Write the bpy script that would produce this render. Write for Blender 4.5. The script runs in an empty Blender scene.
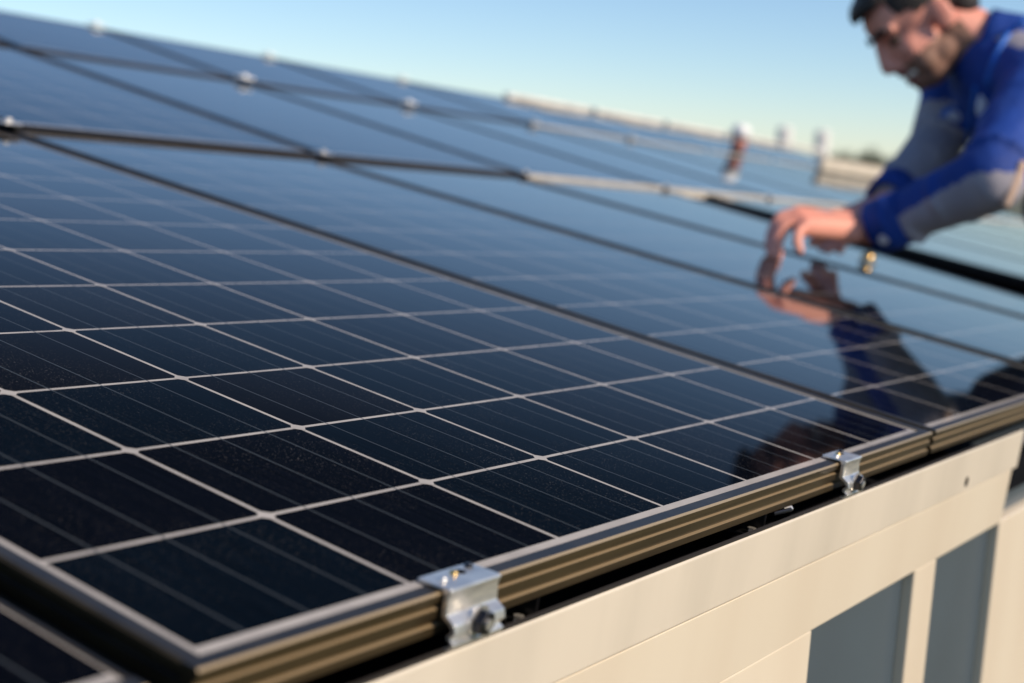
import bpy, bmesh, math, random, json
import numpy as np
from mathutils import Vector, Matrix, Quaternion
random.seed(7)
J=json.loads('''{"ear": [2.969, 0.7145, 0.6647],
 "nose": [2.8959, 0.7921, 0.5334],
 "neck": [3.1054, 0.6175, 0.6211],
 "lsh": [2.9373, 0.4364, 0.5193],
 "lel": [2.6097, 0.416, 0.2948],
 "lwr": [2.6544, 0.6624, 0.145],
 "rsh": [3.3297, 0.7427, 0.5789],
 "rel": [3.223, 0.7354, 0.365],
 "rwr": [2.9481, 0.7448, 0.2028],
 "rkn": [2.832, 0.7826, 0.1562],
 "pelvis": [3.5706, 0.2214, 0.3068],
 "chest": [3.1946, 0.5211, 0.5178],
 "belly": [3.3891, 0.3716, 0.4163],
 "kn_i": [2.5857, 0.8132, 0.1559],
 "kn_m": [2.5452, 0.8011, 0.1545],
 "kn_r": [2.5105, 0.7785, 0.1484],
 "kn_p": [2.479, 0.7498, 0.1393],
 "pi_i": [2.5348, 0.833, 0.1419],
 "pi_m": [2.5038, 0.823, 0.1338],
 "pi_r": [2.4809, 0.7994, 0.124],
 "pi_p": [2.4497, 0.7523, 0.1185],
 "di_i": [2.5129, 0.8384, 0.1066],
 "di_m": [2.483, 0.8256, 0.0949],
 "di_r": [2.4616, 0.8011, 0.0901],
 "di_p": [2.438, 0.7457, 0.0977],
 "ti_i": [2.5077, 0.8362, 0.0707],
 "ti_m": [2.4546, 0.8064, 0.0602],
 "ti_r": [2.4533, 0.7889, 0.059],
 "ti_p": [2.4313, 0.7329, 0.0825],
 "th0": [2.699, 0.7425, 0.141],
 "th1": [2.6933, 0.7807, 0.1108],
 "th2": [2.6559, 0.7965, 0.091],
 "brass": [2.9775, 0.7705, 0.0518],
 "duct_a": [7.0395, 2.5692, 0.2139],
 "duct_b": [8.2328, 2.5619, 0.1793],
 "hf": [-0.44923, 0.49597, -0.74479],
 "hu": [-0.31426, 0.69285, 0.65093],
 "hl": [-0.83886, -0.52647, 0.15539],
 "camR": [0.54567, -0.82326, 0.1565],
 "camU": [0.04542, 0.21554, 0.97544],
 "camF": [0.83677, 0.52516, -0.155],
 "camC": [-0.50902, -0.42778, 0.27665],
 "up": [-0.0331, 0.08897, 0.99548],
 "p": {"cx": -0.50902, "cy": -0.42778, "cz": 0.27665, "yaw": 0.56047, "pitch": -0.15563, "roll": 0.15909, "f": 1443.49096, "th": 0.06707, "a": 0.87951, "W": 0.82716, "L1": 1.67191, "L2": 1.08249, "L3": 0.68359, "v0": 0.02758, "b": 0.02316, "su": -0.00117, "sv": 0.00128, "tw": -0.00394, "th2": 0.04126, "th3": 0.07, "o2": 0.00952, "u0": -0.02454, "vv": 0.0}, "dc": [0.0, -0.00546, 0.00492, 0.00342, 0.0034, 0.00523, 0.00255, -0.01603],
 "dr": [0.0, 0.00644, -0.0059, -0.01554, -0.01412, -0.0098, -0.00369, 0.00661, 0.01294],
 "s0": [3.0269, 0.5291, 0.6721],
 "s1": [3.012, 0.5463, 0.6496],
 "s2": [2.9976, 0.5586, 0.6138],
 "s3": [2.9854, 0.565, 0.5695],
 "s4": [2.9755, 0.5665, 0.5213],
 "z0": [2.9582, 0.5886, 0.5027],
 "z1": [2.9538, 0.5839, 0.4629],
 "z2": [2.9465, 0.5815, 0.4155],
 "z3": [2.9405, 0.5772, 0.3685],
 "hem": [2.9657, 0.3519, 0.2574],
 "badge": [2.9682, 0.5636, 0.4716],
 "flash": [2.9295, 0.6132, 0.431],
 "st0": [2.6998, 0.3802, 0.3373],
 "st1": [2.6774, 0.3909, 0.2523]}''')
# ---------------------------------------------------------------- roof frame
# all numbers below are in "roof units": x along the eave, y up the slope, z out of it;
# S turns them into metres and MR turns the roof frame into the upright world.
S=0.8
SC=bpy.context.scene; COL=SC.collection
upv=Vector(J['up']).normalized()
MR=upv.rotation_difference(Vector((0,0,1))).to_matrix()
LIFT=Vector((0,0,3.4))
def W(p): return MR@(Vector(p)*S)+LIFT
P=J['p']; C0=np.array(J['camC'])
# ---------------------------------------------------------------- camera
cam=bpy.data.cameras.new('camera'); camo=bpy.data.objects.new('camera',cam); COL.objects.link(camo)
SC.camera=camo
cR,cU,cF=[(MR@Vector(J[k])).normalized() for k in('camR','camU','camF')]
m=Matrix((cR,cU,-cF)).transposed().to_4x4(); m.translation=W(J['camC']); camo.matrix_world=m
cam.sensor_width=36; cam.lens=36*P['f']/1024; cam.clip_start=.02; cam.clip_end=20000
cam.dof.use_dof=True; cam.dof.focus_distance=1.15*S; cam.dof.aperture_fstop=5.4; cam.dof.aperture_blades=0
# ---------------------------------------------------------------- light
sv=Vector((.05,-.80,.60)).normalized()
el=math.asin(sv.z); rt=math.atan2(sv.x,sv.y)
wd=bpy.data.worlds.new('World'); SC.world=wd; wd.use_nodes=True
nt=wd.node_tree; nt.nodes.clear()
o_=nt.nodes.new('ShaderNodeOutputWorld'); b_=nt.nodes.new('ShaderNodeBackground'); s_=nt.nodes.new('ShaderNodeTexSky')
s_.sky_type='NISHITA'; s_.sun_disc=False; s_.sun_elevation=el; s_.sun_rotation=rt; s_.altitude=4500; s_.air_density=1.6; s_.dust_density=5.0; s_.ozone_density=4.2
b_.inputs[1].default_value=.116
nt.links.new(s_.outputs[0],b_.inputs[0]); nt.links.new(b_.outputs[0],o_.inputs[0])
sl=bpy.data.lights.new('sun','SUN'); sl.energy=4.0; sl.angle=math.radians(.5); sl.color=(1,.84,.66)
so=bpy.data.objects.new('sun',sl); COL.objects.link(so); so.rotation_euler=(-sv).to_track_quat('-Z','Y').to_euler()
SC.view_settings.view_transform='Standard'; SC.view_settings.look='None'; SC.view_settings.exposure=0.22; SC.view_settings.gamma=1
SC.render.engine='CYCLES'
# ---------------------------------------------------------------- materials
def mat(name,col,rough=.5,metal=0,spec=.5,noise=None,bump=None,coat=0):
    m=bpy.data.materials.new(name); m.use_nodes=True; t=m.node_tree; b=t.nodes['Principled BSDF']
    b.inputs['Base Color'].default_value=(*col,1); b.inputs['Roughness'].default_value=rough; b.inputs['Metallic'].default_value=metal
    b.inputs['Specular IOR Level'].default_value=spec; b.inputs['Coat Weight'].default_value=coat; b.inputs['Coat Roughness'].default_value=.03
    tc=t.nodes.new('ShaderNodeTexCoord')
    if noise:
        sc,c2,lo,hi=noise[:4]
        mp=t.nodes.new('ShaderNodeMapping'); mp.inputs['Scale'].default_value=noise[4] if len(noise)>4 else (1,1,1)
        n=t.nodes.new('ShaderNodeTexNoise'); n.inputs['Scale'].default_value=sc; n.inputs['Detail'].default_value=5
        r=t.nodes.new('ShaderNodeMapRange'); r.inputs[1].default_value=lo; r.inputs[2].default_value=hi
        mx=t.nodes.new('ShaderNodeMix'); mx.data_type='RGBA'; mx.inputs[6].default_value=(*col,1); mx.inputs[7].default_value=(*c2,1)
        t.links.new(tc.outputs['Object'],mp.inputs[0]); t.links.new(mp.outputs[0],n.inputs['Vector']); t.links.new(n.outputs[0],r.inputs[0]); t.links.new(r.outputs[0],mx.inputs[0]); t.links.new(mx.outputs[2],b.inputs['Base Color'])
    if bump:
        n=t.nodes.new('ShaderNodeTexNoise'); n.inputs['Scale'].default_value=bump[0]; n.inputs['Detail'].default_value=4
        u=t.nodes.new('ShaderNodeBump'); u.inputs['Strength'].default_value=bump[1]; u.inputs['Distance'].default_value=bump[2]
        t.links.new(tc.outputs['Object'],n.inputs['Vector']); t.links.new(n.outputs[0],u.inputs['Height']); t.links.new(u.outputs[0],b.inputs['Normal'])
    return m
def arglass(m):
    """solar glass with an anti-reflection coat: diffuse layer seen through it, very low reflectance until the view grazes it"""
    t=m.node_tree; b=t.nodes['Principled BSDF']; out=[n for n in t.nodes if n.type=='OUTPUT_MATERIAL'][0]
    b.inputs['Specular IOR Level'].default_value=0; b.inputs['Roughness'].default_value=1
    f=t.nodes.new('ShaderNodeLayerWeight'); f.inputs[0].default_value=.5      # 1 - cos(angle)
    q=t.nodes.new('ShaderNodeMath'); q.operation='POWER'; q.inputs[1].default_value=4.3
    s=t.nodes.new('ShaderNodeMapRange'); s.interpolation_type='SMOOTHSTEP'; s.inputs[1].default_value=.69; s.inputs[2].default_value=.925; s.inputs[3].default_value=.06
    p=t.nodes.new('ShaderNodeMath'); p.operation='MULTIPLY'
    t.links.new(f.outputs['Facing'],q.inputs[0]); t.links.new(f.outputs['Facing'],s.inputs[0]); t.links.new(q.outputs[0],p.inputs[0]); t.links.new(s.outputs[0],p.inputs[1])
    g=t.nodes.new('ShaderNodeBsdfGlossy'); g.inputs['Roughness'].default_value=.035
    x=t.nodes.new('ShaderNodeMixShader')
    t.links.new(p.outputs[0],x.inputs[0]); t.links.new(b.outputs[0],x.inputs[1]); t.links.new(g.outputs[0],x.inputs[2]); t.links.new(x.outputs[0],out.inputs[0])
def cellmat(name,col,col2):
    m=mat(name,col,rough=.035,spec=.5,noise=(60,col2,.35,.75,(14,.35,1)))
    t=m.node_tree; b=t.nodes['Principled BSDF']; tc=[n for n in t.nodes if n.type=='TEX_COORD'][0]
    old=b.inputs['Base Color'].links[0].from_socket
    # dust specks lying on the glass
    v=t.nodes.new('ShaderNodeTexNoise'); v.inputs['Scale'].default_value=900; v.inputs['Detail'].default_value=2
    v2=t.nodes.new('ShaderNodeTexNoise'); v2.inputs['Scale'].default_value=9; v2.inputs['Detail'].default_value=3
    r=t.nodes.new('ShaderNodeMapRange'); r.inputs[1].default_value=.64; r.inputs[2].default_value=.72; r.inputs[4].default_value=.38
    r2=t.nodes.new('ShaderNodeMapRange'); r2.inputs[1].default_value=.35; r2.inputs[2].default_value=.7
    mu=t.nodes.new('ShaderNodeMath'); mu.operation='MULTIPLY'
    mx=t.nodes.new('ShaderNodeMix'); mx.data_type='RGBA'; mx.inputs[7].default_value=(.30,.28,.26,1)
    for n in(v,v2): t.links.new(tc.outputs['Object'],n.inputs['Vector'])
    t.links.new(v.outputs[0],r.inputs[0]); t.links.new(v2.outputs[0],r2.inputs[0]); t.links.new(r.outputs[0],mu.inputs[0]); t.links.new(r2.outputs[0],mu.inputs[1])
    arglass(m)
    t.links.new(mu.outputs[0],mx.inputs[0]); t.links.new(old,mx.inputs[6]); t.links.new(mx.outputs[2],b.inputs['Base Color'])
    return m
MC=[cellmat('cell_blue',(.0015,.0032,.006),(.003,.0065,.012)),cellmat('cell_navy',(.0014,.002,.0038),(.003,.004,.0075)),cellmat('cell_brown',(.0022,.0020,.0027),(.004,.0036,.0048))]
M_sheet=mat('backsheet',(.40,.375,.35),.05,noise=(35,(.32,.30,.285),.4,.7))
M_bus=mat('busbar',(.050,.060,.07),.05)
for q_ in(M_sheet,M_bus): arglass(q_)
M_blk=mat('dark_frame_faces',(.018,.017,.017),.38,0,.25,noise=(40,(.03,.027,.024),.4,.7))
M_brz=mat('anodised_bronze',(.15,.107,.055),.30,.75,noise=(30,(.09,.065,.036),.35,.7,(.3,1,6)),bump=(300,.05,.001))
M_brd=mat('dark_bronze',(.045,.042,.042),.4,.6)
M_edge=mat('frame_edge_highlight',(.45,.33,.19),.42,.6)  # sun highlight put into the colour of the front frame ledges
M_sil=mat('anodised_silver',(.84,.79,.70),.38,.15,noise=(20,(.66,.62,.56),.4,.7))
M_alu=mat('mill_aluminium',(.90,.86,.79),.36,.85,noise=(60,(.6,.59,.57),.4,.7,(1,1,5)),bump=(220,.12,.001))
M_stl=mat('dark_steel',(.05,.05,.055),.3,.9)
M_brs=mat('brass',(.75,.5,.2),.3,1)
M_deck=mat('roof_membrane',(.005,.0055,.007),.9,0,.05,noise=(30,(.010,.010,.012),.4,.7))
M_fas=mat('cream_painted_metal',(.67,.59,.475),.33,0,.5,noise=(9,(.54,.475,.38),.45,.8,(1,1,.25)),bump=(700,.06,.0006))
M_fas2=mat('cream_painted_metal_lower',(.69,.60,.465),.38,0,.5,noise=(6,(.63,.53,.40),.42,.78,(1,1,.2)),bump=(700,.05,.0006))
M_cap=mat('dark_edge_seal',(.022,.018,.015),.6)
M_clad=mat('slate_blue_cladding',(.085,.115,.14),.28,.2,noise=(3,(.07,.09,.11),.3,.7))
M_skin=mat('skin',(.80,.35,.25),.5,noise=(14,(.74,.28,.20),.4,.7),bump=(60,.2,.002))
M_lip=mat('lips',(.38,.12,.10),.4)
M_beard=mat('stubble_skin',(.32,.17,.115),.7,noise=(60,(.22,.12,.08),.4,.65))
M_hair=mat('dark_hair',(.018,.012,.009),.55,bump=(180,.8,.004))
M_eye=mat('eye',(.05,.03,.02),.2); M_tooth=mat('teeth',(.85,.76,.6),.4)
M_blue=mat('royal_blue_cloth',(.002,.048,.30),.75,noise=(9,(.0015,.030,.19),.35,.7),bump=(16,.5,.02))
M_navy=mat('navy_cloth',(.004,.010,.05),.8,noise=(9,(.003,.006,.03),.35,.7),bump=(16,.5,.02))
M_gray=mat('grey_cloth',(.36,.335,.375),.8,noise=(9,(.27,.25,.285),.35,.7),bump=(16,.5,.02))
M_lblue=mat('bright_blue_piping',(.02,.16,.62),.6)
M_white=mat('white_patch',(.75,.75,.8),.5)
M_tan=mat('tan_strap',(.62,.42,.30),.6)
M_leaf=mat('foliage',(.035,.055,.02),.8,noise=(1.5,(.06,.085,.03),.4,.65)); M_bark=mat('bark',(.12,.09,.06),.9)
M_tower=mat('pale_painted_steel',(.82,.80,.76),.6,noise=(.3,(.76,.74,.70),.4,.7))
M_ground=mat('ground_mat',(.13,.12,.09),.95,noise=(.02,(.08,.10,.05),.4,.6))
M_red=mat('red_plastic',(.42,.17,.13),.6); M_wplas=mat('white_plastic',(.85,.85,.83),.4)
# ---------------------------------------------------------------- helpers
def tag(o,label=None,cat=None,group=None,kind=None):
    for k,v in(('label',label),('category',cat),('group',group),('kind',kind)):
        if v: o[k]=v
    return o
def root(name,org,label,cat,group=None,frame=True):
    o=bpy.data.objects.new(name,None); COL.objects.link(o); o.empty_display_size=.05
    if frame: o.matrix_world=Matrix.Translation(W(org))@MR.to_4x4()
    else: o.matrix_world=Matrix.Translation(Vector(org))
    o['org']=list(org); tag(o,label,cat,group); return o
def mk(name,vs,fs,mats,parent=None,org=(0,0,0),mi=None,smooth=False,frame=True):
    me=bpy.data.meshes.new(name); k=S if frame else 1
    if parent is not None:
        r=parent
        while 'org' not in r: r=r.parent
        org=tuple(r['org'])
    me.from_pydata([((v[0]-org[0])*k,(v[1]-org[1])*k,(v[2]-org[2])*k) for v in vs],[],fs)
    if not isinstance(mats,(list,tuple)): mats=[mats]
    for m_ in mats: me.materials.append(m_)
    if mi is not None: me.polygons.foreach_set('material_index',mi)
    if smooth: me.polygons.foreach_set('use_smooth',[True]*len(fs))
    me.update(); o=bpy.data.objects.new(name,me); COL.objects.link(o)
    if parent is not None: o.parent=parent
    elif frame: o.matrix_world=Matrix.Translation(W(org))@MR.to_4x4()
    else: o.matrix_world=Matrix.Translation(Vector(org))
    return o
def mod_bevel(o,w,seg=2):
    b=o.modifiers.new('bevel','BEVEL'); b.width=w*S; b.segments=seg; b.limit_method='ANGLE'; b.angle_limit=math.radians(35)
    o.data.polygons.foreach_set('use_smooth',[True]*len(o.data.polygons)); n=o.modifiers.new('wn','WEIGHTED_NORMAL'); return o
class G:
    def __init__(s): s.v=[];s.f=[];s.m=[]
    def quad(s,a,b,c,d,m=0): n=len(s.v); s.v+= [a,b,c,d]; s.f.append((n,n+1,n+2,n+3)); s.m.append(m)
    def box(s,x0,y0,z0,x1,y1,z1,m=0):
        n=len(s.v); s.v+=[(x,y,z) for z in(z0,z1) for y in(y0,y1) for x in(x0,x1)]
        for f in((0,2,3,1),(4,5,7,6),(0,1,5,4),(2,6,7,3),(0,4,6,2),(1,3,7,5)): s.f.append(tuple(n+i for i in f)); s.m.append(m)
    def sweep(s,pts,path,m=0,cap=True):
        # pts: closed 2-D profile (list), path: list of functions mapping (a,b)->xyz
        n=len(s.v); k=len(pts)
        for f in path: s.v+=[f(a,b) for a,b in pts]
        for j in range(len(path)-1):
            for i in range(k):
                i2=(i+1)%k; s.f.append((n+j*k+i,n+j*k+i2,n+(j+1)*k+i2,n+(j+1)*k+i)); s.m.append(m)
        if cap:
            s.f.append(tuple(n+i for i in reversed(range(k)))); s.m.append(m)
            s.f.append(tuple(n+(len(path)-1)*k+i for i in range(k))); s.m.append(m)
    def cyl(s,c,ax,r,h,seg=24,m=0,r2=None):
        ax=Vector(ax).normalized(); a=ax.orthogonal().normalized(); b=ax.cross(a); c=Vector(c); r2=r if r2 is None else r2
        n=len(s.v)
        for k,(t,rr) in enumerate(((0,r),(h,r2))):
            for i in range(seg):
                an=2*math.pi*i/seg; s.v.append(tuple(c+ax*t+(a*math.cos(an)+b*math.sin(an))*rr))
        for i in range(seg):
            j=(i+1)%seg; s.f.append((n+i,n+j,n+seg+j,n+seg+i)); s.m.append(m)
        s.f.append(tuple(n+i for i in reversed(range(seg)))); s.m.append(m); s.f.append(tuple(n+seg+i for i in range(seg))); s.m.append(m)
    def build(s,name,mats,parent=None,**k): return mk(name,s.v,s.f,mats,parent,mi=s.m,**k)
# roof surface: row of panels 1,2,3; panel in the corner sags a few millimetres
c=.156; WA=7*c; L1,L2,L3,TH=P['L1'],P['L2'],P['L3'],P['th']
def surf(u,v,n=0.0,row=1,sag=False):
    if row==1: th=TH; y0=z0=0; vv=v
    elif row==2: th=TH+P['th2']; y0=L1*math.cos(TH)-.008*math.sin(TH); z0=L1*math.sin(TH)+.008*math.cos(TH); vv=v
    else:
        t2=TH+P['th2']; th=TH+P['th3']; y0=L1*math.cos(TH)+L2*math.cos(t2)-.013*math.sin(th); z0=L1*math.sin(TH)+L2*math.sin(t2)+.013*math.cos(th); vv=v
    h=n
    if sag: h+=P['su']*(u*(WA-u)/(WA*WA/4))+P['tw']*u*v/(WA*L1)+P['sv']*v*(L1-v)/(L1**2/4)
    return (u,y0+vv*math.cos(th)-h*math.sin(th),z0+vv*math.sin(th)+h*math.cos(th))
# ---------------------------------------------------------------- setting
def ground():
    n=48; vs=[(0,0,0)]; fs=[]
    for r in(60,600,9000):
        vs+=[(r*math.cos(2*math.pi*i/n),r*math.sin(2*math.pi*i/n),0) for i in range(n)]
    for i in range(n):
        j=(i+1)%n; fs.append((0,1+i,1+j))
        for k in(0,1): fs.append((1+k*n+i,1+(k+1)*n+i,1+(k+1)*n+j,1+k*n+j))
    tag(mk('ground',vs,fs,M_ground,frame=False),kind='structure')
ground()
UP=Vector(J['up'])
# building: roof deck, fascia, wall cladding and posts
bld=root('building',(0,0,0),'cream and slate blue building carrying the solar roof','building')
g=G(); N=-.085
x0,x1=-1.6,10.5
prof=[(1,0.0),(1,L1),(2,0.05),(2,L2),(3,.05),(3,L3+.02)]
pts=[]
for r,v in prof:
    p=surf(0,v,N-(.035 if r==1 and v<.1 else .02),r); pts.append((p[1],p[2]))
pts[0]=(.0075,-.075)
top=list(pts); low=[(a,b-.05) for a,b in reversed(top)]
g.sweep(top+low,[lambda a,b:(x0,a,b),lambda a,b:(x1,a,b)])
g.build('roof_deck',M_deck,bld)
g=G(); pf=[(0,-.031),(.007,-.031),(.007,-.0885),(0,-.0875)]
g.box(-1.6,0,-.0875,1.497,.0065,-.0325); fa=mod_bevel(g.build('fascia_board',M_fas,bld),.0035,3)
g=G(); g.box(-1.6,.0018,-.162,1.478,.0065,-.0879); mod_bevel(g.build('lower_fascia_board',M_fas2,bld),.001,2)
g=G(); g.box(-1.6,.0003,-.0325,1.494,.0035,-.0308); g.build('edge_seal',M_cap,bld)
g=G(); g.cyl((1.243,-.0003,-.073),(0,-1,0),.0062,.0005,20); g.build('fascia_hole',M_deck,bld)

def wallbox(g,xa,xb,ya,yb,s0,s1):
    n=len(g.v); 
    for s in(s0,s1):
        for y in(ya,yb):
            for x in(xa,xb):
                g.v.append(tuple(Vector((x,y,-.1625))-UP*s))
    for f in((0,2,3,1),(4,5,7,6),(0,1,5,4),(2,6,7,3),(0,4,6,2),(1,3,7,5)): g.f.append(tuple(n+i for i in f)); g.m.append(0)
H=4.0
g=G(); wallbox(g,-1.6,10.3,.018,.40,-.02,H); wallbox(g,1.40,10.3,.019,.40,-.11,-.0205); g.build('cladding',M_clad,bld)
g=G(); wallbox(g,-1.58,.797,.0035,.020,.0,H); mod_bevel(g.build('wall_panel',M_fas2,bld),.003)
g=G(); wallbox(g,1.116,1.197,.0035,.020,.0,H); mod_bevel(g.build('post',M_fas2,bld),.003)
g=G(); wallbox(g,1.484,3.2,.0035,.020,-.001,H); mod_bevel(g.build('wall_panel',M_fas2,bld),.003)
g=G(); wallbox(g,3.6,9.9,.0035,.020,-.001,H); mod_bevel(g.build('wall_panel',M_fas2,bld),.003)
g=G(); wallbox(g,-1.5,10.2,.41,3.4,-.1,H); g.build('wall_core',M_clad,bld)
# ---------------------------------------------------------------- panels
RV=[k*c*P['a']+(J['dr'][k] if k<9 else .012) for k in range(12)]; RV[0]=.0300; RV.append(1.632)
FPW=1.5
FP=[(.011,.0012),(.0016,.0012),(0,-.0002),(0,-.0045),(.0024,-.0052),(.0024,-.0088),(.0004,-.0095),(.0004,-.0150),(.0026,-.0160),(.0026,-.0193),(0,-.0200),(0,-.0255),(.011,-.0255)]
def panel(label,uL,uR,vF,vB,cols,rows,row,mframe,group,sag=False,skew=None,lip=.011,wr=None):
    """uL..uR, vF..vB outer frame; cols/rows are the lines between the cells"""
    FPW_=wr or FPW
    rt_=root('solar_panel',surf(uL,vF,0,row,sag),label,'solar panel',group)
    rnd=random.Random(int(uL*977)+row*31)
    sk=(lambda u,v:(u+(skew*((v-vF)/(vB-vF))*((u-uL)/(uR-uL))))) if skew else (lambda u,v:u)
    F=lambda u,v,n=0.0: surf(sk(u,v),v,n,row,sag)
    hg=.0018; bw=.00065
    uc=[(uL+lip-.001,None)]
    cu=[]   # (u0,u1,kind,col)
    prev=uL+lip-.002
    for i in range(len(cols)-1):
        a=cols[i]+(hg if i else 0.0); b=cols[i+1]-(hg if i<len(cols)-2 else 0.0); w=b-a
        cu.append((prev,a,'g',i)); q=a
        for f in(.21,.5,.79):
            m_=a+w*f; cu.append((q,m_-bw,'c',i)); cu.append((m_-bw,m_+bw,'b',i)); q=m_+bw
        cu.append((q,b,'c',i)); prev=b
    cu.append((prev,uR-lip*FPW_+.002,'g',99))
    cv=[]; prev=vF+lip-.002
    for j in range(len(rows)-1):
        a=rows[j]+(hg if j else 0); b=rows[j+1]-(hg if j<len(rows)-2 else 0)
        cv.append((prev,a,'g',j)); cv.append((a,b,'c',j)); prev=b
    cv.append((prev,vB-lip+.002,'g',99))
    us=[cu[0][0]]+[q[1] for q in cu]; vs_=[cv[0][0]]+[q[1] for q in cv]
    V=[F(u,v) for v in vs_ for u in us]; fs=[];mi=[]; nu=len(us)
    tone={}
    for j,(a,b,kv,jj) in enumerate(cv):
        for i,(p,q,ku,ii) in enumerate(cu):
            fs.append((j*nu+i,j*nu+i+1,(j+1)*nu+i+1,(j+1)*nu+i))
            if kv=='c' and ku=='c': mi.append(tone.setdefault((ii,jj),rnd.choice((2,2,3,3,4))))
            elif ku=='b' and (kv=='c' or 0<j<len(cv)-1): mi.append(1)
            else: mi.append(0)
    n0=len(V)
    for u in cols[1:-1]:
        for v in rows[1:-1]:
            d=.0078; n=len(V); V+=[F(u-d,v,.00015),F(u,v-d,.00015),F(u+d,v,.00015),F(u,v+d,.00015)]; fs.append((n,n+1,n+2,n+3)); mi.append(0)
    mk('glass_laminate',V,fs,[M_sheet,M_bus]+MC,rt_,mi=mi,smooth=True)
    g=G(); st=9 if sag else 2
    us=np.linspace(uL,uR,st); vs=np.linspace(vF,vB,st)
    g.sweep(FP,[(lambda a,b,u=u:F(u,vF+a,b)) for u in us])
    g.sweep(list(reversed(FP)),[(lambda a,b,u=u:F(u,vB-a,b)) for u in us])
    vs=np.linspace(vF+.0113,vB-.0113,st)
    g.sweep(list(reversed(FP)),[(lambda a,b,v=v:F(uL+a,v,b)) for v in vs])
    FR=[(a*FPW_ if a>.005 else a,b) for a,b in FP]
    g.sweep(FR,[(lambda a,b,v=v:F(uR-a,v,b)) for v in vs])
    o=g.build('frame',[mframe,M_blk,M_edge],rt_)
    bm=bmesh.new(); bm.from_mesh(o.data); bmesh.ops.recalc_face_normals(bm,faces=bm.faces)
    kk=len(FP)
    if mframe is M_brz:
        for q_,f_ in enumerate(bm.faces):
            if len(f_.verts)==4 and f_.normal.z>.9: f_.material_index=1  # lip of the bronze frame coloured black for its dark reflection
            if q_<(st-1)*kk and q_%kk in(1,5,9): f_.material_index=2  # lighter colour painted on the bevel and ledges that catch the sun
    elif mframe is M_sil:
        for q_,f_ in enumerate(bm.faces):
            if q_>=(st-1)*kk+2 or q_%kk==0: f_.material_index=1
    bm.to_mesh(o.data); bm.free()
    return rt_
colA=[k*c+J['dc'][k] for k in range(8)]; colA[0]=-.019; colA[7]=1.0665
EAVE='solar panels of the lowest row along the eave'; MIDR='solar panels of the middle row'; TOPR='solar panels of the top row'
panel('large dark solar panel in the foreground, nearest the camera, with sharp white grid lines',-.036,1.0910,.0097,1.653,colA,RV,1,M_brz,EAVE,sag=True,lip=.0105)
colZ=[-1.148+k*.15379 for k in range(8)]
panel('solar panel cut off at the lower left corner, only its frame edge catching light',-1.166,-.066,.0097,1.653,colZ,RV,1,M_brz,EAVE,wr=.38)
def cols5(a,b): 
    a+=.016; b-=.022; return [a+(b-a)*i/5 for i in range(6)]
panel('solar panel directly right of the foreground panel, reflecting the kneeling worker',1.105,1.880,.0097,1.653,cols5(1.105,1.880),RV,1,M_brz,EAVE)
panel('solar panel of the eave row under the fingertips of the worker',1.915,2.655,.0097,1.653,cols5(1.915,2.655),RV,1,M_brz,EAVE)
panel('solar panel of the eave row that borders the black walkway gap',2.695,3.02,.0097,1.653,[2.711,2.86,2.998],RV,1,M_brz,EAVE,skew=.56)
far=['first solar panel of the eave row beyond the black walkway gap','second solar panel of the eave row beyond the walkway gap','third pale solar panel of the eave row beyond the walkway gap','fourth pale solar panel of the eave row beyond the walkway gap','farthest solar panel of the eave row, behind the worker']
for i in range(5):
    a=3.84+i*.83; panel(far[i],a,a+.805,.0097,1.653,cols5(a,a+.805),RV,1,M_sil,EAVE)
g1=WA+P['b']; Wd=P['W']
ordn=['first','second','third','fourth','fifth','sixth','seventh','eighth','ninth','tenth']
for row,v1,grp,nm in((2,L2-.015,MIDR,'middle'),(3,L3-.01,TOPR,'top')):
    rows=[.034+(v1-.034-.022)*i/(7 if row==2 else 4) for i in range((8 if row==2 else 5))]
    for i in range(0,10):
        a=g1+(i-1)*Wd+.016; b=a+Wd-.036
        if i==0 and row==3: continue
        k=i if row==2 else i-1
        panel('%s solar panel from the left in the blurred %s row'%(ordn[k],nm),a,b,.004,v1,cols5(a,b),rows,row,M_sil if (i>=(3 if row==2 else 5)) else M_brd,grp)
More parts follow.
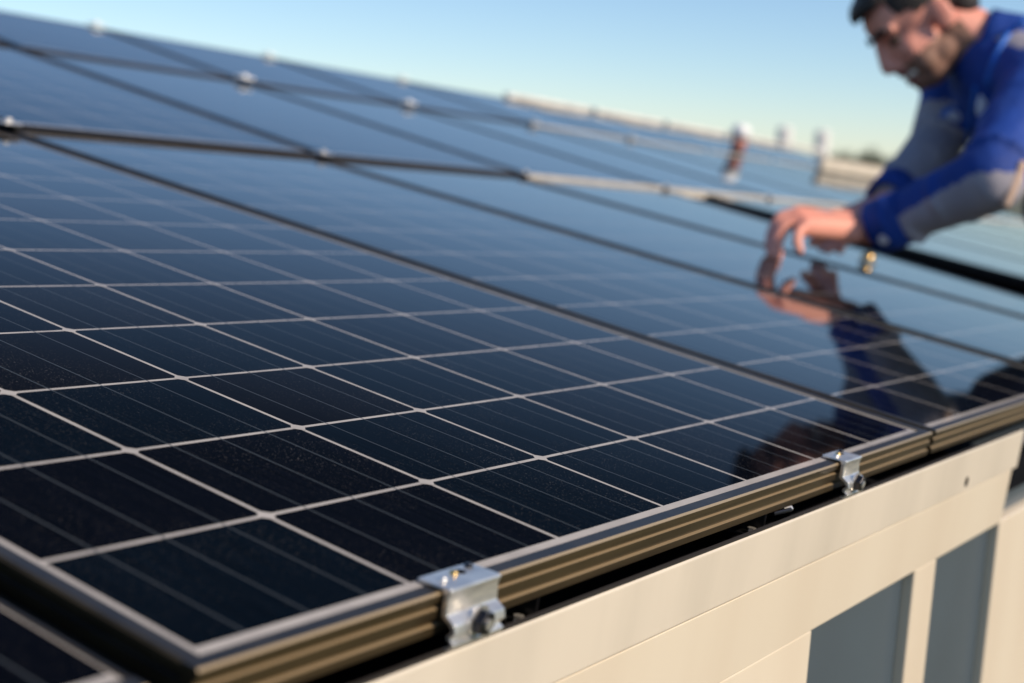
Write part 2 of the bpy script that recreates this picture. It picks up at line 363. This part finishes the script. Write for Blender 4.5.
# ---------------------------------------------------------------- clamps on the eave frame
def end_clamp(u0,u1,label):
    r=root('end_clamp',(u0,.0097,0),label,'clamp','aluminium end clamps on the eave frame')
    g=G()
    y=.0097
    pr=[(y+.0180,.0048),(y+.0180,.0026),(y-.0006,.0026),(y-.0016,.0000),(y-.0020,-.0125),(y-.0085,-.0165),(y-.0105,-.0195),(y-.0075,-.0225),(y-.0075,-.0250),(y-.0110,-.0265),(y-.0100,-.0290),(y-.0060,-.0305),(y-.0066,-.0325),(y-.0092,-.0320),(y-.0130,-.0295),(y-.0140,-.0262),(y-.0112,-.0248),(y-.0112,-.0228),(y-.0140,-.0205),(y-.0125,-.0150),(y-.0062,-.0110),(y-.0052,-.0010),(y-.0068,.0034),(y-.0058,.0048)]
    def f(u): return lambda a,b:(u,a,b)
    g.sweep(list(reversed(pr)),[f(u0+.001),f(u1-.001)])
    o=g.build('clamp_body',M_alu,r)
    bm=bmesh.new(); bm.from_mesh(o.data); bmesh.ops.recalc_face_normals(bm,faces=bm.faces); bm.to_mesh(o.data); bm.free()
    mod_bevel(o,.0007,2)
    w=u1-u0; m=(u0+u1)/2
    g=G(); g.cyl((m-.002,y-.0120,-.0165),(0,-1,-.05),.0098,.0016,28); g.build('washer',M_alu,r)
    g=G(); g.cyl((m-.002,y-.0136,-.0166),(0,-1,-.05),.0084,.0062,6,r2=.0078); b=mod_bevel(g.build('bolt',M_stl,r),.0006)
    g=G(); g.cyl((m-.002,y-.0198,-.0168),(0,-1,-.05),.0034,.0012,16); g.build('bolt_socket',M_alu,b)
    for k,(a,bb,mm) in enumerate(((.20,.007,M_alu),(.48,.010,M_brs),(.84,.013,M_stl))):
        g=G(); g.cyl((u0+w*a,y+bb,.0046),(0,0,1),.0031,.0022,18,r2=.0022); mod_bevel(g.build('rivet',mm,r),.0005)
    g=G(); g.cyl((u0+w*.60,y+.010,.0049),(0,0,1),.0036,.0002,18); g.build('slot_hole',M_deck,r)
    return r
end_clamp(.155,.209,'large shiny end clamp with hex bolt at the lower centre, nearest the camera')
end_clamp(.797,.842,'small shiny end clamp on the eave frame near the right end of the foreground panel')
def mid_clamp(p,label,mt=M_alu,sc=1.0,row=1):
    r=root('mid_clamp',p,label,'clamp','small clamps in the gaps between panels')
    x,y,z=p; a=.030*sc; b=.026*sc
    g=G(); g.box(x-a,y-b,z-.001,x+a,y+b,z+.008*sc); mod_bevel(g.build('clamp_plate',mt,r),.003)
    g=G(); g.cyl((x,y,z+.008*sc),(0,0,1),.012*sc,.009*sc,6); mod_bevel(g.build('bolt',mt,r),.001)
    return r
mcl=[(1,g1,'small silver clamp at the left edge of the photo, end of the seam'),(2,0,'bluish clamp where the seam meets the second panel gap'),(3,0,'bluish clamp at the left end of the bright cream frame edge'),(4,0,'bright round clamp in the middle of the bright cream frame edge'),(5,0,'clamp between the cream frame edges just left of the hand')]
for i,(k,_,lb) in enumerate(mcl):
    mid_clamp(surf(g1+i*Wd,.006,.0,2),lb,M_alu,.62)
for i,lb in((2,'white clamp on the second seam, left one'),(3,'white clamp on the second seam, middle one'),(4,'grey clamp on the second seam right of the middle one'),(5,'grey clamp on the second seam, far right')):
    mid_clamp(surf(g1+i*Wd,-.01,.008,3),lb,M_wplas if i<4 else M_alu,.8)
for i,lb in((2,'whitish clamp on the skyline ridge at the far left'),(3,'whitish clamp on the skyline ridge, second from the left'),(4,'whitish clamp on the skyline ridge, third from the left'),(5,'clamp on the skyline ridge where the cream rails begin')):
    mid_clamp(surf(g1+i*Wd,L3,.006,3),lb,M_wplas,.8)
# loose bolt and brackets in the dark gap under the frame
r=root('bolt',(.70,.02,-.036),'small white bolt end in the dark gap beneath the frame, left of the small clamp','bolt')
g=G(); g.cyl((.690,.016,-.031),(1,-.3,.1),.0034,.011,6); mod_bevel(g.build('bolt_head',M_alu,r),.0008)
g=G(); g.cyl((.668,.016,-.031),(1,-.3,.1),.0022,.024,10); g.build('bolt_shaft',M_stl,r)
for u,lb in((.285,'dark bracket under the frame just right of the large clamp'),(.66,'dark bracket under the frame beside the white bolt')):
    r=root('support_bracket',(u,.03,-.05),lb,'bracket','dark brackets under the panel frame')
    g=G(); g.box(u-.016,.018,-.052,u+.016,.05,-.049); g.box(u-.002,.0185,-.049,u+.002,.05,-.0262); mod_bevel(g.build('bracket_plate',M_stl,r),.0006)
    g=G(); g.cyl((u-.009,.026,-.049),(0,0,1),.004,.005,6); g.build('nut',M_alu,r)
# ridge rails and duct
for i in range(5,10):
    a=g1+i*Wd+.03; b=a+Wd-.06
    p0=surf(a,L3+.008,0,3); r=root('ridge_rail',p0,'%s cream rail along the skyline ridge, counted from the left'%ordn[i-5],'rail','cream rails on the ridge')
    g=G(); g.box(a,p0[1],p0[2]+.0,b,p0[1]+.05,p0[2]+.028); mod_bevel(g.build('rail_body',M_sil,r),.008,3)
pd=surf(7.3,L2-.10,0,2)
r=root('cable_duct',pd,'bright cream box duct on the far panels, left of the worker','duct')
g=G(); g.box(7.3,pd[1]-.03,pd[2]-.0,8.75,pd[1]+.01,pd[2]+.075); mod_bevel(g.build('duct_body',M_fas,r),.01,3)
g=G(); g.box(7.29,pd[1]-.033,pd[2]+.076,8.76,pd[1]+.013,pd[2]+.082); mod_bevel(g.build('duct_lid',M_fas2,r),.003,2)
# unidentified small thing on the far panels, given a simple capped shape
pb=surf(6.72,.14,0,3)
r=root('unidentified_object',pb,'small blurred unidentified thing, red with a white top, standing on the far ridge','unidentified_object')
def lathe(g,c0,prof,seg=24,m=0):
    n=len(g.v); k=len(prof)
    for (rr,z) in prof:
        for i in range(seg): an=2*math.pi*i/seg; g.v.append((c0[0]+rr*math.cos(an),c0[1]+rr*math.sin(an),c0[2]+z))
    for j in range(k-1):
        for i in range(seg):
            i2=(i+1)%seg; g.f.append((n+j*seg+i,n+j*seg+i2,n+(j+1)*seg+i2,n+(j+1)*seg+i)); g.m.append(m)
g=G(); lathe(g,pb,[(.0,0),(.034,.0),(.040,.008),(.040,.055),(.034,.068),(.030,.072),(0,.072)]); g.build('object_body',M_red,r,smooth=True)
g=G(); lathe(g,pb,[(.031,.070),(.045,.077),(.051,.10),(.047,.13),(.025,.145),(0,.146)]); g.build('object_top',M_wplas,r,smooth=True)
# ---------------------------------------------------------------- far background (upright world coordinates)
def tower(x,y,w,h,label):
    r=root('silo_tower',(x,y,0),label,'tower','pale towers on the horizon',frame=False)
    g=G(); lathe(g,(x,y,0),[(w,0),(w,h*.93),(w*.9,h*.97),(w*.3,h),(0,h)],20); g.build('tower_shaft',M_tower,r,frame=False,smooth=False)
    g=G(); lathe(g,(x,y,0),[(w*1.001,h*.80),(w*1.08,h*.80),(w*1.08,h*.83),(w*1.001,h*.83)],20); g.build('gallery',M_tower,r,frame=False)
tower(386.6,162.8,2.1,13.6,'pale blurred tower on the horizon, the left one of the two')
tower(390.6,153.0,2.1,13.2,'pale blurred tower on the horizon, the right one of the two, nearer the trees')
def tree(x,y,h,w,label,seed):
    r=root('tree',(x,y,0),label,'tree','far trees on the horizon',frame=False); rn=random.Random(seed)
    g=G(); lathe(g,(x,y,0),[(.22,0),(.16,h*.35),(.07,h*.8),(0,h*.85)],10)
    for k in range(6):
        a=rn.random()*6.28; z=h*(.3+.08*k); g.cyl((x,y,z),(math.cos(a),math.sin(a),.9),.06,h*.3,7,r2=.015)
    g.build('trunk',M_bark,r,frame=False,smooth=True)
    g=G(); lumps=[(rn.gauss(0,w*.33),rn.gauss(0,w*.33),h*(.62+rn.random()*.26),w*(.25+rn.random()*.2)) for _ in range(9)]
    for _ in range(2600):
        lx,ly,lz,lr=rn.choice(lumps); d=Vector((rn.gauss(0,1),rn.gauss(0,1),rn.gauss(0,.8))).normalized()*lr*(rn.random()**.4)
        p=Vector((x+lx,y+ly,lz))+d; s=.10+.12*rn.random()
        a=Vector((rn.gauss(0,1),rn.gauss(0,1),rn.gauss(0,1))).normalized(); b=a.orthogonal().normalized()*s; a=a*s*.6
        g.quad(tuple(p-a),tuple(p+b*.6),tuple(p+a),tuple(p-b*.6))
    g.build('crown',M_leaf,r,frame=False)
for k,(x,y,h,w,lb) in enumerate(((149.5,55.7,4.9,2.6,'leftmost low dark tree peeping over the cream duct'),(150.3,53.4,5.3,3.0,'tallest dark tree peeping over the cream duct'),(151.2,50.7,4.9,3.0,'dark tree on the horizon between the duct and the sleeve of the worker'),(152.3,47.6,4.9,3.0,'rightmost far tree, half behind the sleeve of the worker'))):
    tree(x,y,h,w,lb,k)
# ---------------------------------------------------------------- the worker
K=lambda n:Vector(J[n])
HF,HU,HL=[K(n).normalized() for n in('hf','hu','hl')]
HS=1.27                                      # roof units per metre, with a little for the build of the man
def tcap(g,p,r1,q,r2,seg=18,rings=6):
    p=Vector(p);q=Vector(q);ax=(q-p); L=ax.length; ax=ax.normalized() if L>1e-6 else Vector((0,0,1)); a=ax.orthogonal().normalized(); b=ax.cross(a)
    n=len(g.v); prof=[]
    for i in range(rings+1): t=math.pi/2*(i/rings); prof.append((p-ax*r1*math.cos(t),r1*math.sin(t)))
    for i in range(rings+1): t=math.pi/2*(i/rings); prof.append((q+ax*r2*math.sin(t),r2*math.cos(t)))
    for c_,r in prof:
        for i in range(seg):
            an=2*math.pi*i/seg; g.v.append(tuple(c_+(a*math.cos(an)+b*math.sin(an))*max(r,1e-5)))
    for j in range(len(prof)-1):
        for i in range(seg):
            i2=(i+1)%seg; g.f.append((n+j*seg+i,n+j*seg+i2,n+(j+1)*seg+i2,n+(j+1)*seg+i)); g.m.append(0)
    g.f.append(tuple(n+i for i in reversed(range(seg)))); g.m.append(0); g.f.append(tuple(n+(len(prof)-1)*seg+i for i in range(seg))); g.m.append(0)
def ell(g,c_,A,rad,seg=28,rings=16):
    n=len(g.v); A=[Vector(x).normalized() for x in A]; c_=Vector(c_)
    for j in range(rings+1):
        t=math.pi*j/rings
        for i in range(seg):
            an=2*math.pi*i/seg
            g.v.append(tuple(c_+A[0]*rad[0]*math.sin(t)*math.cos(an)+A[1]*rad[1]*math.sin(t)*math.sin(an)+A[2]*rad[2]*math.cos(t)))
    for j in range(rings):
        for i in range(seg):
            i2=(i+1)%seg; g.f.append((n+j*seg+i,n+(j+1)*seg+i,n+(j+1)*seg+i2,n+j*seg+i2)); g.m.append(0)
def fuse(g,vox,sm=6,fac=.5):
    me=bpy.data.meshes.new('tmp'); me.from_pydata(g.v,[],g.f)
    bm=bmesh.new(); bm.from_mesh(me); bmesh.ops.remove_doubles(bm,verts=bm.verts,dist=1e-5); bmesh.ops.recalc_face_normals(bm,faces=bm.faces); bm.to_mesh(me); bm.free()
    o=bpy.data.objects.new('tmp',me); COL.objects.link(o)
    r=o.modifiers.new('r','REMESH'); r.mode='VOXEL'; r.voxel_size=vox
    s=o.modifiers.new('s','SMOOTH'); s.iterations=sm; s.factor=fac
    dg=bpy.context.evaluated_depsgraph_get(); ev=o.evaluated_get(dg).to_mesh()
    vs=[tuple(v.co) for v in ev.vertices]; fs=[tuple(p.vertices) for p in ev.polygons]
    o.evaluated_get(dg).to_mesh_clear(); bpy.data.objects.remove(o); bpy.data.meshes.remove(me)
    return vs,fs
man=root('person',J['pelvis'],'smiling dark-haired man in royal blue and grey work jacket, kneeling and reaching over the panels','person')
ear=K('ear')
HC=ear-HL*.070*HS                # middle of the head, between the ears
def h(f,l,u): return HC+(HF*f+HL*l+HU*u)*HS
AX=(HF,HL,HU)
body=G()
def E_(f,l,u,a,b,c_): ell(body,h(f,l,u),AX,(a*HS,b*HS,c_*HS))
E_(.002,0,.045,.095,.074,.085)           # cranium
E_(.040,0,.050,.062,.064,.062)           # forehead
E_(.045,0,-.020,.056,.058,.066)          # face
E_(.050,0,-.072,.042,.045,.036)          # jaw
E_(.020,0,-.055,.050,.056,.045)
E_(.079,0,-.083,.019,.021,.017)          # chin
for s in(-1,1):
    E_(.066,s*.034,-.016,.026,.024,.028) # cheek
    E_(.060,s*.038,-.050,.022,.018,.028)
    E_(.080,s*.026,.036,.012,.034,.014)  # brow
    tcap(body,h(.108,s*.010,-.027),.010*HS,h(.102,s*.014,-.029),.008*HS)
    ell(body,h(-.006,s*.074,-.002),(HF-HU*.2+HL*s*-.25,HL,HU),(.021*HS,.008*HS,.034*HS))
    tcap(body,h(.004,s*.070,-.014),.009*HS,h(.0,s*.070,-.028),.008*HS)
tcap(body,h(.098,0,.026),.011*HS,h(.117,0,-.018),.012*HS)
E_(.114,0,-.022,.014,.015,.012)
tcap(body,h(.099,-.018,-.046),.007*HS,h(.099,.018,-.046),.007*HS)   # upper lip
tcap(body,h(.094,-.016,-.068),.008*HS,h(.094,.016,-.068),.008*HS)
nb=K('neck')
tcap(body,h(-.022,0,-.035),.060*HS,nb+(K('pelvis')-nb).normalized()*.04,.062*HS)
pel=K('pelvis'); ax=(pel-nb).normalized(); side=(K('lsh')-K('rsh')).normalized(); fr=side.cross(ax).normalized()
if fr.z>0: fr=-fr
def tor(t,f,l): return nb+ax*t+fr*f+side*l
ell(body,tor(.24,.03,0),(ax,fr,side),(.22,.115,.17)); ell(body,tor(.45,.03,0),(ax,fr,side),(.22,.12,.165)); ell(body,pel,(ax,fr,side),(.15,.13,.18))
tcap(body,tor(.09,.0,.05),.05,K('lsh'),.058); tcap(body,tor(.09,.0,-.05),.05,K('rsh'),.058)
tcap(body,K('lsh'),.060,K('lel'),.048); tcap(body,K('lel'),.046,K('lwr'),.030)
tcap(body,K('rsh'),.060,K('rel'),.048); tcap(body,K('rel'),.046,K('rwr'),.030)
# legs, kneeling on the dark walkway
kl=Vector((3.30,.06,.035)); kr=Vector((3.42,.36,.06)); fl=Vector((3.78,.05,.03)); frt=Vector((3.86,.28,.05))
hl_=pel+side*.10; hr_=pel-side*.10
for a_,b_,c_ in((hl_,kl,fl),(hr_,kr,frt)):
    tcap(body,a_,.105,b_,.070); tcap(body,b_,.066,c_,.045); tcap(body,c_,.040,c_+Vector((.14,0,-.005)),.035)
# left hand: palm, four bent fingers, thumb from the side
wr=K('lwr')
kn={k:K('kn_'+k) for k in'imrp'}
for k in'imrp':
    tcap(body,wr.lerp(kn[k],.12),.027,kn[k],.0185)
    r=.0150 if k!='p' else .0128
    tcap(body,kn[k],r*1.12,K('pi_'+k),r); tcap(body,K('pi_'+k),r,K('di_'+k),r*.92); tcap(body,K('di_'+k),r*.92,K('ti_'+k),r*.78)
tcap(body,wr,.030,wr.lerp(kn['m'],.5),.031)
dn=Vector((0,-.07,-1)).normalized()
for a_,b_,r1,r2 in((wr+dn*.006,wr.lerp(kn['r'],.75)+dn*.012,.029,.024),(wr.lerp(kn['i'],.2)+dn*.01,wr.lerp(kn['m'],.8)+dn*.014,.028,.024),(wr.lerp(kn['p'],.3)+dn*.008,kn['p']+dn*.010,.027,.019)): tcap(body,a_,r1,b_,r2)
tcap(body,wr.lerp(K('th0'),.5),.022,K('th0'),.0185); tcap(body,K('th0'),.0175,K('th1'),.0145); tcap(body,K('th1'),.0140,K('th2'),.0115)
# right hand, flat behind the left one
rw=K('rwr'); rk=K('rkn'); rd=(rk-rw).normalized(); rs=rd.cross(Vector((0,0,1))).normalized()
for k,(o_f,l_) in enumerate(((-.036,.085),(-.012,.10),(.012,.095),(.036,.075))):
    kp=rw+rd*.115+rs*o_f; tcap(body,rw+rs*o_f*.4,.024,kp,.0150)
    m1=kp+rd*l_*.45+Vector((0,0,-.010)); m2=m1+rd*l_*.30+Vector((0,0,-.022)); m3=m2+rd*l_*.2+Vector((0,0,-.024))
    tcap(body,kp,.0135,m1,.0125); tcap(body,m1,.012,m2,.0112); tcap(body,m2,.0112,m3,.0095)
tcap(body,rw+rs*.02,.02,rw+rd*.05+rs*.058+Vector((0,0,-.02)),.016); tcap(body,rw+rd*.05+rs*.058+Vector((0,0,-.02)),.0155,rw+rd*.10+rs*.07+Vector((0,0,-.035)),.012)
vs,fs=fuse(body,.0055,5,.5)
def hloc(v):
    d=(Vector(v)-HC)/HS; return d.dot(HF),d.dot(HL),d.dot(HU)
mi=[]
for f_ in fs:
    v=Vector(vs[f_[0]]); m=0; a,b,c_=hloc(v)
    if (v-HC).length<.26:
        jaw = c_<-.030+.16*max(0,.05-a)*0 and a>-.03 and c_>-.16
        edge=-.028-.25*(a-.03)*(1 if a>.03 else 0)*.35
        if jaw and c_<edge and not(a>.105 and c_>-.040): m=1
        
        if abs(c_+.046)<.008 and a>.098 and abs(b)<.024: m=2
        if abs(c_+.068)<.007 and a>.095 and abs(b)<.022: m=2
    mi.append(m)
mk('body',vs,fs,[M_skin,M_beard,M_lip],man,mi=mi,smooth=True)
# hair: a cap over the cranium, short at the neck and sideburns
g=G(); ell(g,h(-.008,0,.058),AX,(.102*HS,.081*HS,.088*HS),40,26); ell(g,h(.055,0,.092),AX,(.056*HS,.060*HS,.036*HS)); ell(g,h(-.062,0,.0),AX,(.046*HS,.066*HS,.055*HS)); 
rn=random.Random(3)
for _ in range(90):
    a=rn.uniform(0,6.28); t=rn.uniform(0,1.15); d=HF*math.sin(t)*math.cos(a)*.098+HL*math.sin(t)*math.sin(a)*.078+HU*math.cos(t)*.086
    p=h(-.004,0,.060)+d*HS; tcap(g,p,.010,p+d.normalized()*.010+HF*.014,.004,8,3)
vs,fs=fuse(g,.006,2,.4)
keep=[];
for f_ in fs:
    a,b,c_=hloc(vs[f_[0]])
    cut=(a>.060 and c_<.088) or (a>.030 and c_<.045) or (abs(b)>.050 and c_<.030 and -.035<a<.045) or (a<=-.03 and c_<-.050)
    if not cut: keep.append(f_)
used=sorted({i for f_ in keep for i in f_}); ren={o:i for i,o in enumerate(used)}
mk('hair',[vs[i] for i in used],[tuple(ren[i] for i in f_) for f_ in keep],M_hair,man,smooth=True)
for s in(-1,1):
    g=G(); ell(g,h(.0815,s*.032,.012),AX,(.013*HS,.013*HS,.008*HS),16,10); mk('eye',g.v,g.f,M_eye,man,smooth=True)
    g=G(); tcap(g,h(.108,s*.014,.038),.0045*HS,h(.092,s*.050,.040),.004*HS); tcap(g,h(.106,s*.018,.041),.004*HS,h(.098,s*.038,.046),.004*HS); mk('eyebrow',g.v,g.f,M_hair,man,smooth=True)
g=G(); ell(g,h(.0905,.004,-.0575),AX,(.014*HS,.030*HS,.0065*HS)); mk('teeth',g.v,g.f,M_tooth,man,smooth=True)
# jacket
g=G()
ell(g,tor(.21,.035,0),(ax,fr,side),(.27,.150,.215)); ell(g,tor(.46,.035,0),(ax,fr,side),(.24,.145,.195))
ell(g,tor(.60,.02,0),(ax,fr,side),(.13,.150,.200))
tcap(g,tor(.05,.0,.04),.080,K('lsh'),.084); tcap(g,tor(.06,.0,-.04),.075,K('rsh'),.084)
le,lw=K('lel'),K('lwr'); re,rw=K('rel'),K('rwr'); ld=(lw-le).normalized(); rdd=(rw-re).normalized()
lcu=lw-ld*.035; rcu=rw-rdd*.03
tcap(g,K('lsh'),.086,le,.074); tcap(g,le,.074,lcu-ld*.02,.054); tcap(g,K('rsh'),.086,re,.070); tcap(g,re,.070,rcu-rdd*.02,.050)
for (p0,p1,rr,n) in((K('lsh'),le,.082,5),(le,lcu,.064,6),(K('rsh'),re,.08,4),(re,rcu,.060,4)):
    d=(p1-p0); o1=d.orthogonal().normalized(); o2=d.cross(o1).normalized()
    for k in range(n):
        t=(k+.5)/n; a=k*2.1; off=(o1*math.cos(a)+o2*math.sin(a))*.012
        ell(g,p0+d*t+off,(d,o1,o2),(.016,rr,rr*.97),20,10)
vs,fs=fuse(g,.008,4,.5)
mi=[]
upn=Vector((0,0,1))
def segd(v,p,q):
    d=q-p; t=max(0,min(1,(v-p).dot(d)/d.dot(d))); return (v-p-d*t).length,t,(v-p-d*t)
lowdir=(-Vector(J['camU'])).normalized()
for f_ in fs:
    v=sum((Vector(vs[i]) for i in f_),Vector())/len(f_)
    dl,tl,ol=segd(v,le,lcu); du,tu,ou=segd(v,K('lsh'),le); dr,tr,orr=segd(v,re,rcu); dr2,tr2,or2=segd(v,K('rsh'),re)
    m=0
    s_=(v-nb); fa=s_.dot(ax); ff=s_.dot(fr); fs_=s_.dot(side)
    if min(dl,du)<.10 and min(dl,du)<min(dr,dr2):
        if dl<=du:
            if ol.dot(lowdir)>.012-.02*(1-tl) and tl<.80: m=1
        elif tu>.55 and ou.dot(lowdir)>.02: m=1
    elif min(dr,dr2)<.11 and (fs_<-.16 or min(dr,dr2)<.085) :
        m=1 if (dr<=dr2 and tr<.85) or tr2>.62 else 0
        if orr.dot(lowdir)>.03 and dr<dr2: m=0
    elif ff>.06 and fa>.13 and fa<.42 and fs_<-.02: m=1
    elif fa<.08 and ff<.0 and fs_>-.2: m=1
    mi.append(m)
mk('jacket',vs,fs,[M_blue,M_gray],man,mi=mi,smooth=True)
# cuffs, collar, piping, badges
def band(g,cn,d,r0,w,th=.006,seg=36):
    d=Vector(d).normalized(); a=d.orthogonal().normalized(); b=d.cross(a); n=len(g.v)
    pr=((r0,-w/2),(r0+th,-w/2+.003),(r0+th,w/2-.003),(r0,w/2),(r0-.004,w/2-.002),(r0-.004,-w/2+.002))
    for (rr,t) in pr:
        for i in range(seg): an=2*math.pi*i/seg; rj=rr*(1+.02*math.sin(3*an)); g.v.append(tuple(Vector(cn)+d*t+(a*math.cos(an)+b*math.sin(an))*rj))
    for j in range(6):
        j2=(j+1)%6
        for i in range(seg):
            i2=(i+1)%seg; g.f.append((n+j*seg+i,n+j*seg+i2,n+j2*seg+i2,n+j2*seg+i)); g.m.append(0)
g=G(); band(g,lcu-ld*.018,ld,.054,.085,.008); cf=g.build('cuff',M_blue,man,smooth=True)
tcam=(Vector(J['camC'])-lcu).normalized()
pb=lcu-ld*.018+((tcam-ld*tcam.dot(ld)).normalized()*.75+lowdir*.5).normalized()*.061
g=G(); g.cyl(pb,((tcam-ld*tcam.dot(ld)).normalized()*.75+lowdir*.5),.012,.005,18); g.build('cuff_button',M_white,cf)
g=G(); band(g,rcu-rdd*.015,rdd,.050,.07,.008); g.build('cuff',M_blue,man,smooth=True)
g=G()
cn0=nb+(h(-.03,0,-.06)-nb)*.05; cd=(h(-.03,0,-.05)-nb).normalized()
n=len(g.v); a=cd.orthogonal().normalized(); b=cd.cross(a); seg=40
for (rr,t) in((.098,-.085),(.090,-.04),(.084,-.005),(.082,.022),(.076,.023),(.077,-.005),(.081,-.04),(.084,-.08)):
    for i in range(seg): an=2*math.pi*i/seg; g.v.append(tuple(cn0+cd*t+(a*math.cos(an)+b*math.sin(an))*rr))
for j in range(8):
    for i in range(seg):
        i2=(i+1)%seg; j2=(j+1)%8; g.f.append((n+j*seg+i,n+j*seg+i2,n+j2*seg+i2,n+j2*seg+i)); g.m.append(0)
g.build('collar',M_blue,man,smooth=True)
def onjacket(t,f,l,push=.004):
    """point on the jacket surface above torso coordinates"""
    return tor(t,f,l)
camC=Vector(J['camC'])
def strip(name,pts,w,mt,th=.004):
    g=G(); 
    for i in range(len(pts)-1):
        p,q=Vector(pts[i]),Vector(pts[i+1]); tcap(g,p,w,q,w,10,3)
    o=g.build(name,mt,man,smooth=True); return o
lsh=K('lsh'); vw=(camC-lsh).normalized()
up_=Vector(J['camU']); rt_=Vector(J['camR'])
# bright piping over the shoulder, chest badge, pocket flash, strap end (all lie on the jacket)
def bvh():
    from mathutils.bvhtree import BVHTree
    return BVHTree.FromPolygons([Vector(v) for v in vs],fs)
BV=bvh()
def hit(key):
    p=Vector(J[key]); d=(p-camC).normalized(); r=BV.ray_cast(camC,d); return (r[0]-d*.003) if r[0] else p
strip('shoulder_piping',[hit('s%d'%i) for i in range(5)],.0085,M_lblue)
strip('zip_piping',[hit('z%d'%i) for i in range(4)],.0055,M_lblue)
p=hit('badge'); g=G(); ell(g,p,(up_+rt_*.2,rt_,vw),(.036,.017,.006),20,10); g.build('badge',M_white,man,smooth=True)
p=hit('flash'); g=G(); ell(g,p,(rt_,up_,vw),(.022,.015,.006),20,10); g.build('pocket_flash',M_white,man,smooth=True)
p=hit('flash'); g=G(); ell(g,p-vw*.002,(rt_,up_,vw),(.036,.028,.005),20,10); g.build('pocket_patch',M_lblue,man,smooth=True)
strip('strap',[hit('st0')+vw*.01,hit('st1')+vw*.012],.010,M_tan)
# dark hem of the jacket hanging over the hip
g=G(); tcap(g,K('belly')+side*.04,.12,K('hem'),.075); tcap(g,K('hem'),.075,K('hem')+ax*.15,.09); v2,f2=fuse(g,.010,4,.5); mk('jacket_hem',v2,f2,M_navy,man,smooth=True)
# trousers and boots
g=G()
for a_,b_,c_ in((hl_,kl,fl),(hr_,kr,frt)):
    tcap(g,a_,.125,b_,.086); tcap(g,b_,.082,c_-Vector((.03,0,0)),.062)
ell(g,pel,(ax,fr,side),(.15,.150,.200))
v2,f2=fuse(g,.010,4,.5); mk('trousers',v2,f2,M_navy,man,smooth=True)
for c_ in(fl,frt):
    g=G(); tcap(g,c_-Vector((.02,0,0)),.055,c_+Vector((.03,0,0)),.055); tcap(g,c_+Vector((0,0,-.005)),.050,c_+Vector((.17,0,-.01)),.044)
    v2,f2=fuse(g,.010,3,.5); mk('boot',v2,f2,M_stl,man,smooth=True)
# small brass-coloured cap on the panel below the cuff
pb=J['brass']
r=root('brass_bolt',pb,'small brass-coloured bolt end on the panel below the cuff of the worker','bolt')
g=G(); g.cyl((pb[0],pb[1],pb[2]+.001),(0,0,1),.021,.006,24); g.build('washer',M_alu,r)
g=G(); ell(g,(pb[0],pb[1],pb[2]+.010),((1,0,0),(0,1,0),(0,0,1)),(.018,.018,.015),20,12); g.build('bolt_cap',M_brs,r,smooth=True)
for o in bpy.data.objects:
    if 'org' in o: del o['org']
